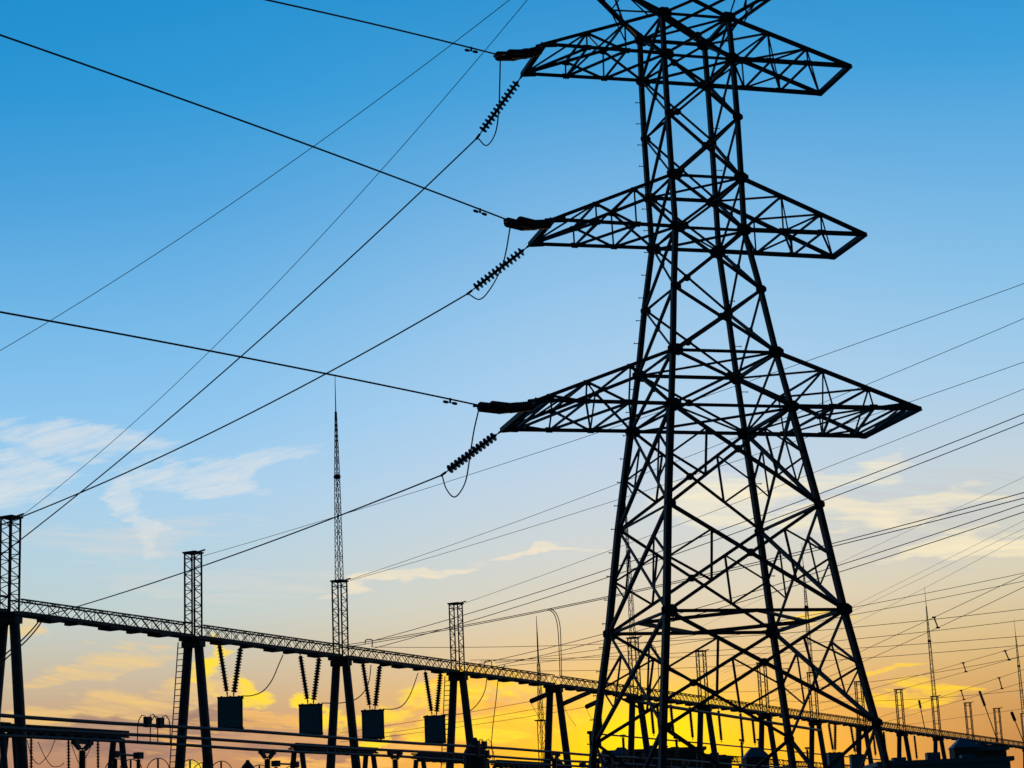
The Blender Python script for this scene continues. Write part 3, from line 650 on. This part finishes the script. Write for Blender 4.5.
def beam(ta, tb, label, w=.6, drop=0., n_=0., name='gantry_beam', grp='lattice beams of the long gantry'):
    o = thing(name, gp((ta+tb)/2, n_, 0), label, 'gantry beam', grp)
    o.location = gp((ta+tb)/2, n_)
    P, Q = gp(ta, n_), gp(tb, n_); P.z += .06-drop; Q.z += .06-drop; upv = Vector((0, 0, 1))
    m = MB(); n = max(4, int((Q-P).length/.82))
    box_lattice(m, P+upv*(BH/2), Q+upv*(BH/2), gn, upv, w, BH, 'B', n, .065, .028); m.build('lattice_truss', GSTEEL, o)
    m = MB()
    for s in (-1, 1): m.bar(P+gn*(s*w/2), Q+gn*(s*w/2), .12, .16)
    L = (Q-P).length; k = int(L/1.9)
    m.box(P.lerp(Q, .5)-upv*.09, 0.02, w, .02, gu, gn)
    for i in range(1, k):
        c = P.lerp(Q, (i+.15*math.sin(i*2.3+ta))/k)-upv*.19; 
        m.box(c, .9 if i % 2 else .35, w+.2, .12, gu, gn)
    for s in (-.17, 0, .17): m.bar(P+gn*s-upv*.06, Q+gn*s-upv*.06, .13, .03)
    m.build('bottom_chord', GSTEEL, o)
    return o
tl = [-13.9]+ts+[ts[-1]+14]
nm = ['the left edge of the picture']+['the %s column' % x for x in ORD]
for i in range(len(tl)-2):
    a, b = tl[i]+.45, tl[i+1]-.45
    beam(a, b, ('lattice beam running from the left edge to the first gantry column' if i == 0 else 'lattice beam between the %s and %s gantry columns' % (ORD[i-1], ORD[i])))
beam(ts[-1]+.45, ts[-1]+13.5, 'farthest lattice beam of the long gantry beyond the fifteenth column')

# ------------------------------------------------------------------ line traps on V strings
TR = [(16.96, 1, 'trap1'), (24.6, 2, 'trap2'), (31.2, 3, 'trap3'), (38.5, 4, 'trap4'), (115.2, 5, None), (121.9, 6, None)]
TN = {1: 'first dark box under the gantry beam from the left', 2: 'second dark box under the gantry beam, just left of the spired column', 3: 'third dark box under the gantry beam, just right of the spired column',
      4: 'fourth dark box under the gantry beam, just left of a ladder column', 5: 'left one of two small distant boxes seen behind the pylon base', 6: 'right one of two small distant boxes seen behind the pylon base'}
SN = {1: 'first box', 2: 'second box', 3: 'third box', 4: 'fourth box', 5: 'left distant box', 6: 'right distant box'}
for t, i, key in TR:
    zt = gp(t).z-2.80; c = gp(t, 0, zt-1.66)
    o = thing('line_trap', c, TN[i], 'line trap', 'line traps hung under the gantry beam')
    bx_, by_ = Vector((.995, .1, 0)), Vector((-.1, .995, 0))
    m = MB(); m.box(c+Vector((0, 0, .06)), 1.2, .9, 1.52, bx_, by_); m.build('housing', TRAPM, o)
    for zc, nm_ in ((0, 'base_frame'), (1.58, 'top_frame')):
        m = MB(); m.box(c+Vector((0, 0, zc)), 1.34, 1.0, .06, bx_, by_)
        for sx in (-.45, 0, .45): m.box(c+bx_*sx+Vector((0, 0, zc-.05 if zc < 1 else zc+.06)), .1, .7, .05, bx_, by_)
        m.build(nm_, GSTEEL, o)
    for sx in (-1, 1):
        m = MB(); m.bar(c+bx_*(sx*.62)-by_*.47+Vector((0, 0, .05)), c+bx_*(sx*.62)-by_*.47+Vector((0, 0, 1.6)), .05); m.build('corner_post', GSTEEL, o)
    m = MB()
    for s in (-1, 1): m.cyl(c+gu*(s*.28)+Vector((0, 0, 1.62)), c+gu*(s*.28)+Vector((0, 0, 1.9)), .03, n=6)
    m.build('hanger_rod', GSTEEL, o)
    for s, nmx in ((-1, 'left'), (1, 'right')):
        ins_string('suspension_insulator', gp(t+s*.98, 0)+Vector((0, 0, -.10)), c+gu*(s*.30)+Vector((0, 0, 1.82)), '%s string of the V holding the %s under the gantry beam' % (nmx, SN[i]), 'V strings holding the line traps', n=15, rd=.17, rc=.095, lead=.10)
    if key: 
        cable('trap_lead', spline(LEADS[key]), .03, 'curved lead rising from the %s to the gantry beam' % SN[i], 'cable', 'leads of the line traps')
for key, l in (('drop1', 'left strand of the curved drop lead hanging from the dark wire pair'), ('drop1b', 'right strand of the curved drop lead hanging from the dark wire pair'), ('drop2', 'thin lead hanging from the beam right of the ladder column'),
               ('drop3', 'curved thin lead dropping beside the sixth gantry column'), ('slackL', 'slack lead under the beam beside the first column, nearer the column'), ('slackM', 'slack lead under the beam beside the first column, slightly right of its twin'),
               ('hookA', 'small hooked lead standing on the beam right of the spired column'), ('hookB', 'small hooked lead standing on the beam right of the fourth column')):
    cable('drop_lead', spline(LEADS[key]), .032, l, 'cable', 'drop leads at the gantry')
for key, l in (('strA', 'slack loop hanging from the left end of the leftmost strain string'), ('strB', 'slack loop hanging right of the fifth column'), ('strC', 'slack loop hanging left of the pylon leg')):
    cable('jumper_lead', spline(LEADS[key]), .014, l, 'cable', 'slack loops of the strain strings')
for key, l in (('ss1', 'thick strain insulator sticking out left of the fifth gantry column'), ('ss2', 'thick strain insulator sticking out right of the fifth gantry column'), ('ss3', 'thick strain insulator just left of the front left pylon leg')):
    ins_string('strain_insulator', PTS[key][0], PTS[key][1], l, 'strain strings under the gantry beam', n=14, rd=.165, rc=.11, lead=.06)
HS = [(63.1, 'vertical insulator hanging between the fifth column and the pylon'), (72.6, 'vertical insulator hanging just right of the sixth column, left one'), (73.8, 'vertical insulator hanging just right of the sixth column, right one'), (76.5, 'vertical insulator hanging left of centre in the bay before the seventh column'), (80.4, 'vertical insulator hanging close before the seventh column'),
      (86.6, 'vertical insulator hanging first after the seventh column'), (91.6, 'vertical insulator hanging second after the seventh column'), (94.4, 'vertical insulator hanging close before the eighth column'),
      (128.6, 'vertical insulator hanging after the tenth column'), (132.2, 'vertical insulator hanging mid bay after the tenth column'), (143.2, 'vertical insulator hanging after the eleventh column')]
for t, l in HS:
    ins_string('hanging_insulator', gp(t, -.2)+Vector((0, 0, -.1)), gp(t+.25, -.2)+Vector((0, 0, -2.75)), l, 'vertical strings under the gantry beam', n=16, rd=.17, rc=.10, lead=.12)
for i in range(1, 6):
    A, B = Vector(SPACER[i-1][0]), Vector(SPACER[i-1][1])
    nmx = {1: 'left spacer on the upper spaced bundle', 2: 'right spacer on the upper spaced bundle near the right mast', 3: 'spacer on the steep wire pair beside the right spire', 4: 'right spacer on the lower spaced bundle', 5: 'left spacer on the lower spaced bundle'}[i]
    m = MB(); d = (B-A).normalized(); m.bar(A, B, .07); 
    for P in (A, B): m.box(P-Vector((0, 0, .05)), .22, .12, .10)
    tag(m.build('line_spacer', GSTEEL), nmx, 'spacer', 'spacers on the wire bundles')

# ------------------------------------------------------------------ tubular busbars and their supports
BZ = 8.3
TNM = ['nearest and highest', 'middle', 'farthest and lowest']
for i, off in enumerate(TUBE_OFF):
    pts = [gp(-25+j*5, off, BZ+gs*(-25+j*5)+.03*math.sin(j*1.3)) for j in range(38)]
    cable('tubular_busbar', pts, .075, '%s of the three long parallel tubes above the bottom edge' % TNM[i], 'busbar', 'tubular busbars', 10, TUBE)
SUP = [(2, 1.8), (2, 16.4), (1, 24.1), (0, 35.5), (2, 38.), (1, 52.), (0, 55.), (2, 66.), (1, 80.), (0, 90.)]
def post_ins(P, h, r, tname, label, cat, grp, saddle=True):
    o = thing(tname, (P.x, P.y, 0), label, cat, grp)
    m = MB(); m.bar(Vector((P.x, P.y, 0)), Vector((P.x, P.y, P.z-h)), .3, .3); m.build('pedestal', GSTEEL, o)
    m = MB(); m.lathe(Vector((P.x, P.y, P.z-h)), P, disc_profile(h, 22, r, r*.72, .03), 14); m.build('shed_stack', PORC, o)
    if saddle:
        m = MB(); m.box(P, .5, .3, .06, gu, gn); 
        for s in (-1, 1):
            m.bar(P+gu*(s*.2)+Vector((0, 0, .03)), P+gu*(s*.55)+Vector((0, 0, .28)), .12, .2); m.box(P+gu*(s*.5)+Vector((0, 0, .2)), .3, .22, .24, gu, gn)
        m.bar(P+gu*-.5+Vector((0, 0, .3)), P+gu*.5+Vector((0, 0, .3)), .14); m.build('tube_saddle', GSTEEL, o)
    return o
for j, (i, t) in enumerate(SUP):
    P = gp(t, TUBE_OFF[i], BZ+gs*t-.42)
    post_ins(P, 2.3, .20, 'post_insulator', '%s ribbed post insulator from the left holding a busbar tube' % ORD[j], 'insulator', 'post insulators under the busbars')
# disconnectors: two ribbed columns, a blade, contact housings
def disconnector(t, off, label, z=7.9):
    o = thing('disconnect_switch', gp(t, off, 0), label, 'switch', 'disconnect switches under the busbars')
    for s in (-1, 1):
        m = MB(); b = gp(t+s*.9, off, z-1.4); m.bar(Vector((b.x, b.y, z-3.2)), b, .22); m.lathe(b, b+Vector((0, 0, 1.2)), disc_profile(1.2, 12, .15, .09, .02), 12); m.build('insulator_column', PORC, o)
        m = MB(); m.box(b+Vector((0, 0, 1.2)), .35, .35, .3, gu, gn); m.build('contact_housing', GSTEEL, o)
    m = MB(); m.cyl(gp(t-.9, off, z-.05), gp(t+.9, off, z-.05), .05, n=8); m.build('blade', TUBE, o)
    m = MB(); m.bar(gp(t-1.3, off, z-3.2), gp(t+1.3, off, z-3.2), .25, .2); m.bar(gp(t, off, 0), gp(t, off, z-3.2), .3); m.build('stand', GSTEEL, o)
for j, (t, off) in enumerate(((6.4, 1.5), (20.5, 1.0), (42., 0.5), (47.5, 3.), (58., 1.), (63., -2.), (69., 3.), (76., 0.))):
    disconnector(t, off, '%s disconnect switch from the left, two ribbed columns joined by a blade' % ORD[j])
# arched fittings on tubes
def arch(m, c, r, ax, th=.02, full=math.pi, a0=0., n=14):
    m.tube([c+ax*(r*math.cos(a0+full*i/n))+Vector((0, 0, r*math.sin(a0+full*i/n))) for i in range(n+1)], th, 6)
lat = (gn+gu*.2).normalized()
for j, (t, i) in enumerate(((-2.5, 0), (-1.65, 0), (26.2, 0), (27.0, 0), (33.5, 1), (34.6, 1), (48., 0), (49.2, 0))):
    c = gp(t, TUBE_OFF[i], BZ+gs*t); o = thing('tube_connector', c, '%s arched flexible connector from the left straddling a busbar tube' % ORD[j], 'connector', 'arched connectors on the busbars')
    for s in (-1, 1):
        m = MB(); m.tube([c+lat*(s*.04)+Vector((0, 0, .05)), c+lat*(s*.12)+Vector((0, 0, .38)), c+lat*(s*.26)+Vector((0, 0, .42)), c+lat*(s*.40)+Vector((0, 0, .22)), c+lat*(s*.45)+Vector((0, 0, -.1)), c+lat*(s*.46)+Vector((0, 0, -.75))], .022, 6); m.build('flexible_strap', WIRE, o, True)
    m = MB(); m.box(c+Vector((0, 0, -.09)), .3, .22, .42, gu, gn); m.build('clamp_block', GSTEEL, o)
# surge arresters with upright rings
for j, t in enumerate((1.2, 2.2, 4.17, 6.58, 7.6, 9.03, 12.2, 15.0, 21.5, 45.0)):
    z = 7.3+gs*t; zt = z+(.1 if j in (2, 3, 5) else 0)
    o = thing('surge_arrester', gp(t, 5, 0), '%s ring-topped surge arrester from the left at the bottom edge' % ORD[j], 'surge arrester', 'surge arresters with rings')
    m = MB(); arch(m, gp(t, 5, zt-.56), .56, lat, .022, 2*math.pi, 0, 28); m.build('grading_ring', TUBE, o, True)
    m = MB(); m.lathe(gp(t, 5, zt-2.6), gp(t, 5, zt-.55), disc_profile(2.05, 18, .17, .12, .03), 12); m.build('shed_stack', PORC, o)
    m = MB(); m.cyl(gp(t, 5, zt-.55), gp(t, 5, zt-.03), .045, n=8); m.build('line_terminal', GSTEEL, o)
    m = MB(); m.bar(gp(t, 5, 0), gp(t, 5, zt-2.6), .3); m.build('pedestal', GSTEEL, o)
# low portals behind the tubes
PZ = 9.4
def portal(ta, tb, label, off=-5.0):
    o = thing('bus_portal', gp((ta+tb)/2, off, 0), label, 'portal', 'low bus portals')
    for t in (ta, tb):
        for s in (-1, 1):
            m = MB(); m.cyl(gp(t, off+s*(.26+.12*PZ), 0), gp(t, off+s*.26, PZ-.1), .2, .16, 12); m.build('leg', CONC, o, True)
    P, Q = gp(ta-.6, off, PZ), gp(tb+.6, off, PZ+gs*(tb-ta)); m = MB(); up = Vector((0, 0, 1))
    box_lattice(m, P+up*.12, Q+up*.12, gn, up, .5, .28, 'B', int((Q-P).length/.7), .09, .03); m.bar(P+up*.1, Q+up*.1, .3, .14)
    for i in range(1, 10): m.box(P.lerp(Q, i/10)-up*.22, .4, .7, .16, gu, gn)
    m.build('beam', GSTEEL, o)
portal(-9.5, 4.9, 'low portal reaching in from the left edge'); portal(4.9+.9, 14.0, 'low portal with a thick beam under the bus tubes at left'); portal(30.9, 39.0, 'low portal between the second and third hanging boxes'); portal(47., 56., 'low portal right of the fourth gantry column', -6)
for j, (t, l) in enumerate(((7.3, 'leftmost'), (10.1, 'middle'), (12.4, 'rightmost'))):
    ins_string('low_insulator', gp(t, -5, 9.3), gp(t+.05, -5, 7.45), '%s of three short insulators under the low left portal' % l, 'short strings under the low portal', n=11, rd=.11, rc=.05, lead=.08)
for key, l in (('busL', 'slack loop under the low left portal, left one'), ('busM', 'slack loop under the low left portal, middle one'), ('busR', 'slack loop under the low left portal, right one')):
    cable('jumper_lead', spline(LEADS[key]), .018, l, 'cable', 'slack loops under the low portal')
# instrument transformers (domed heads)
def ct(t, off, z, label, s=1.0):
    o = thing('instrument_transformer', gp(t, off, 0), label, 'transformer', 'instrument transformers'); b = gp(t, off, 0)
    m = MB(); m.lathe(Vector((b.x, b.y, z-1.7*s)), Vector((b.x, b.y, z)), [(0, .35*s), (.15*s, .55*s), (1.0*s, .55*s), (1.3*s, .38*s), (1.55*s, .16*s), (1.7*s, .1*s)], 16); m.build('head_tank', GSTEEL, o, False)
    m = MB(); m.lathe(Vector((b.x, b.y, z-4.1*s)), Vector((b.x, b.y, z-1.7*s)), disc_profile(2.4*s, 20, .3*s, .2*s, .03), 14); m.build('shed_stack', PORC, o)
    m = MB(); m.bar(b, Vector((b.x, b.y, z-4.1*s)), .5); m.build('pedestal', GSTEEL, o)
ct(34.3, 5.0, 9.5, 'domed transformer head in front of the fourth gantry column', 1.25); ct(31.5, -9, 9.0, 'domed transformer head low behind the third hanging box', .9); ct(51.5, 2.0, 9.0, 'domed transformer head left of the fifth gantry column', .9)
ct(60.5, 4.0, 8.9, 'domed transformer head right of the fifth gantry column', .9); ct(66., 5.0, 8.8, 'domed transformer head before the front left pylon leg', .8)

portal(128., 141., 'distant low portal behind the tenth column', -14); portal(146., 160., 'distant low portal behind the twelfth column', -14); portal(166., 182., 'distant low portal near the right edge', -14)
portal(60., 67., 'low portal hidden behind the fifth column bay', -7)
for j, (t, off, l) in enumerate(((50., 6., 'near the fifth column'), (54., 3., 'just before the fifth column'), (57.5, 7., 'just after the fifth column'), (136., -8., 'beyond the tenth column'), (144., -6., 'beyond the eleventh column'), (158., -8., 'beyond the twelfth column'), (172., -8., 'beyond the thirteenth column'))):
    disconnector(t, off, 'two-column disconnect switch %s' % l, 8.6)
ct(148., -6, 9.6, 'domed transformer head beyond the eleventh column', .9); ct(130., -4, 10.2, 'domed transformer head beyond the tenth column', 1.0); ct(162., -6, 10.4, 'domed transformer head beyond the twelfth column', 1.0)
# a second, lower gantry row behind the far half of the long one
rear = [126, 140, 154, 168, 182, 196]
for j, t in enumerate(rear):
    o = thing('rear_gantry_column', gp(t, -24, 0), '%s A-frame of the lower gantry row seen under the long beam, counted from the left' % ORD[j], 'gantry column', 'A-frames of the rear gantry row')
    H = 12.4+gs*t
    for s_ in (-1, 1):
        m = MB(); m.cyl(gp(t, -24+s_*(.3+.09*H), 0), gp(t, -24+s_*.3, H), .26, .2, 12); m.build('leg', CONC, o, True)
    m = MB(); m.box(gp(t, -24, H), .8, 1.3, .2, gu, gn); m.build('head_plate', GSTEEL, o)
    if j < 5:
        b = thing('rear_gantry_beam', gp(t+7, -24, H), 'thin lattice beam between the %s and %s A-frames of the rear row' % (ORD[j], ORD[j+1]), 'gantry beam', 'beams of the rear gantry row')
        m = MB(); P, Q = gp(t+.5, -24, H+.3), gp(t+13.5, -24, H+.35); box_lattice(m, P+Vector((0, 0, .3)), Q+Vector((0, 0, .3)), gn, Vector((0, 0, 1)), .6, .6, 'B', 14, .09, .04); m.build('lattice_truss', GSTEEL, b)
# ribbed post insulators on slim poles between the two rows
rp = random.Random(11)
for j, t in enumerate((86, 93, 101, 107, 116, 120, 129, 134, 143, 148, 155, 162, 169, 176, 186)):
    off = -9-rp.random()*6; H = 12.2+rp.random()*.9+gs*t; ln = rp.uniform(-.12, .12)
    o = thing('bus_support_post', gp(t, off, 0), '%s slim ribbed post under the far half of the long beam, counted from the left' % ORD[j], 'post', 'slim posts behind the far half of the gantry')
    m = MB(); m.cyl(gp(t, off, 0), gp(t+ln*.5, off, H-2.2), .11, .09, 8); m.build('pole', GSTEEL, o)
    m = MB(); m.lathe(gp(t+ln*.5, off, H-2.2), gp(t+ln, off, H), disc_profile(2.2, 12, .17, .11, .03), 10); m.build('shed_stack', PORC, o)
    m = MB(); m.box(gp(t+ln, off, H), .5, .35, .18, gu, gn); m.build('cap', GSTEEL, o)
cable('tubular_busbar', [gp(t, -11, 12.55+gs*t+.05*math.sin(t)) for t in range(84, 190, 6)], .07, 'tube lying on the slim posts behind the far half of the gantry', 'busbar', 'tubular busbars', 8, TUBE)
cable('tubular_busbar', [gp(66+i*4, .6, 13.55+gs*66-.035*i*1.0) for i in range(12)], .13, 'thick tube slung just under the long beam behind the pylon', 'busbar', 'tubular busbars', 8, TUBE)
# ------------------------------------------------------------------ slim poles far behind the gantry
def slim_pole(x, y, h, label, w=.3, lean=0.):
    o = thing('distant_post', (x, y, 0), label, 'lattice post', 'distant lattice posts behind the gantry')
    P, Q = Vector((x, y, 0)), Vector((x+lean, y, h)); m = MB()
    box_lattice(m, P, Q, gu, gn, .7, .5, 'P', int(h/.8), .08, .035); m.box(Q, 1.2, .9, .1, gu, gn); m.build('lattice_shaft', GSTEEL, o)
    return o

dm = FAR['mast_base']; dt = FAR['mast_top']
o = slim_pole(dm[0], dm[1], dm[2], 'distant lattice post with a thin spire, left of the fifth gantry column')
m = MB(); b0 = Vector(dm); b1 = Vector((dm[0], dm[1], dt[2])); h_ = b1.z-b0.z
box_lattice(m, b0, b0.lerp(b1, .55), gu, gn, .42, .42, 'Z', 12, .06, .03, .2, .2); m.cyl(b0.lerp(b1, .55), b0.lerp(b1, .85), .09, .06, 6); m.cyl(b0.lerp(b1, .85), b1, .05, .025, 6); m.build('spire', GSTEEL, o)
for k_, l in (('slA', 'tilted insulator on a thin slanting stay near the right edge, left one'), ('slB', 'tilted insulator on a thin slanting stay at the right edge, right one'), ('slC', 'faint slanting insulator between the tenth and eleventh lattice posts')):
    a, b = Vector(FAR[k_][0]), Vector(FAR[k_][1]); t = thing('stay_insulator', a, l, 'insulator', 'tilted stay insulators')
    m = MB(); q = a.lerp(b, .28); m.lathe(a, q, disc_profile((q-a).length, 8, .15, .10, .02), 8); m.build('disc_stack', PORC, t)
    m = MB(); m.cyl(q, b, .045, n=5); m.build('stay_rod', GSTEEL, t)

# ------------------------------------------------------------------ buildings beyond
def building(x0, x1, y, h, depth, label, roof='flat', storeys=2, m_=None):
    w = x1-x0; o = thing('control_building', ((x0+x1)/2, y+depth/2, 0), label, 'building', 'yard buildings behind the gantry')
    b = MB(); b.box(((x0+x1)/2, y+depth/2, 0), w, depth, h); b.build('wall', m_ or WALLM, o)
    r = MB(); xc = (x0+x1)/2
    if roof == 'flat':
        r.box((xc, y+depth/2, h), w+.5, depth+.5, .3)
        for i in range(3):
            r.box((x0+w*(.2+.27*i), y+depth*.4, h+.3), .9, .9, .35+.25*(i % 2))
    else:
        z0, z1 = h, h+.75; i_ = min(w, depth)*.32; oo = len(r.v)
        r.v += [Vector((x0-.12, y-.12, z0)), Vector((x1+.12, y-.12, z0)), Vector((x1+.12, y+depth+.12, z0)), Vector((x0-.12, y+depth+.12, z0)),
                Vector((x0+i_, y+i_, z1)), Vector((x1-i_, y+i_, z1)), Vector((x1-i_, y+depth-i_, z1)), Vector((x0+i_, y+depth-i_, z1))]
        r.f += [(3, 2, 1, 0), (4, 5, 6, 7), (0, 1, 5, 4), (1, 2, 6, 5), (2, 3, 7, 6), (3, 0, 4, 7)]
    r.build('roof', ROOFM, o)
    n = max(1, int(w/2.4))
    for s in range(storeys):
        for i in range(n):
            cx = x0+w*(i+.5)/n; zc = 1.1+s*(h-1)/storeys
            f = MB(); f.box((cx, y-.02, zc), 1.3, .12, 1.4); f.box((cx, y-.06, zc-.1), 1.5, .25, .08); wn = f.build('window', GSTEEL, o)
            p = MB()
            for q in (-.31, .31): p.box((cx+q, y-.085, zc+.08), .54, .02, 1.24)
            p.build('pane', GLASS, wn)
    d = MB(); d.box((x0+w*.5+(.9 if n % 2 else 0), y-.04, 0), .95, .1, 2.1); d.build('door', GSTEEL, o)
    return o
B = BLD
building(B['main'][0], B['main'][1], 215, B['main'][3]-.3, 12, 'long dark flat-roofed building behind the pylon base', 'flat', 3)
building(B['penthouse'][0], B['penthouse'][1], 212.4, B['penthouse'][3]-1.1, 2.2, 'narrow hip-roofed stair tower in front of the long building', 'hip', 3)
building(B['annex'][0]+.1, B['annex'][1]+1, 217, B['annex'][3]-.3, 8, 'lower annex at the right end of the long building', 'flat', 3)
building(B['hut'][0], B['hut'][1], 150, B['hut'][3]-1.1, 3, 'slim hip-roofed building left of the eighth gantry column', 'hip', 3)
building(B['rightA'][0], B['rightA'][1]+.3, 170, B['rightA'][3]-1.1, 2.2, 'tall pale-walled hip-roofed building behind the gantry at right', 'hip', 3)
building(B['rightB'][0], B['rightB'][1], 185, B['rightB'][3]-.3, 8, 'flat-roofed building low at the right edge', 'flat', 3)
building(B['rightC'][0], B['rightC'][1], 140, B['rightC'][3]-.3, 7, 'low wide teal-roofed hall at the bottom right', 'flat', 2, ROOFM)
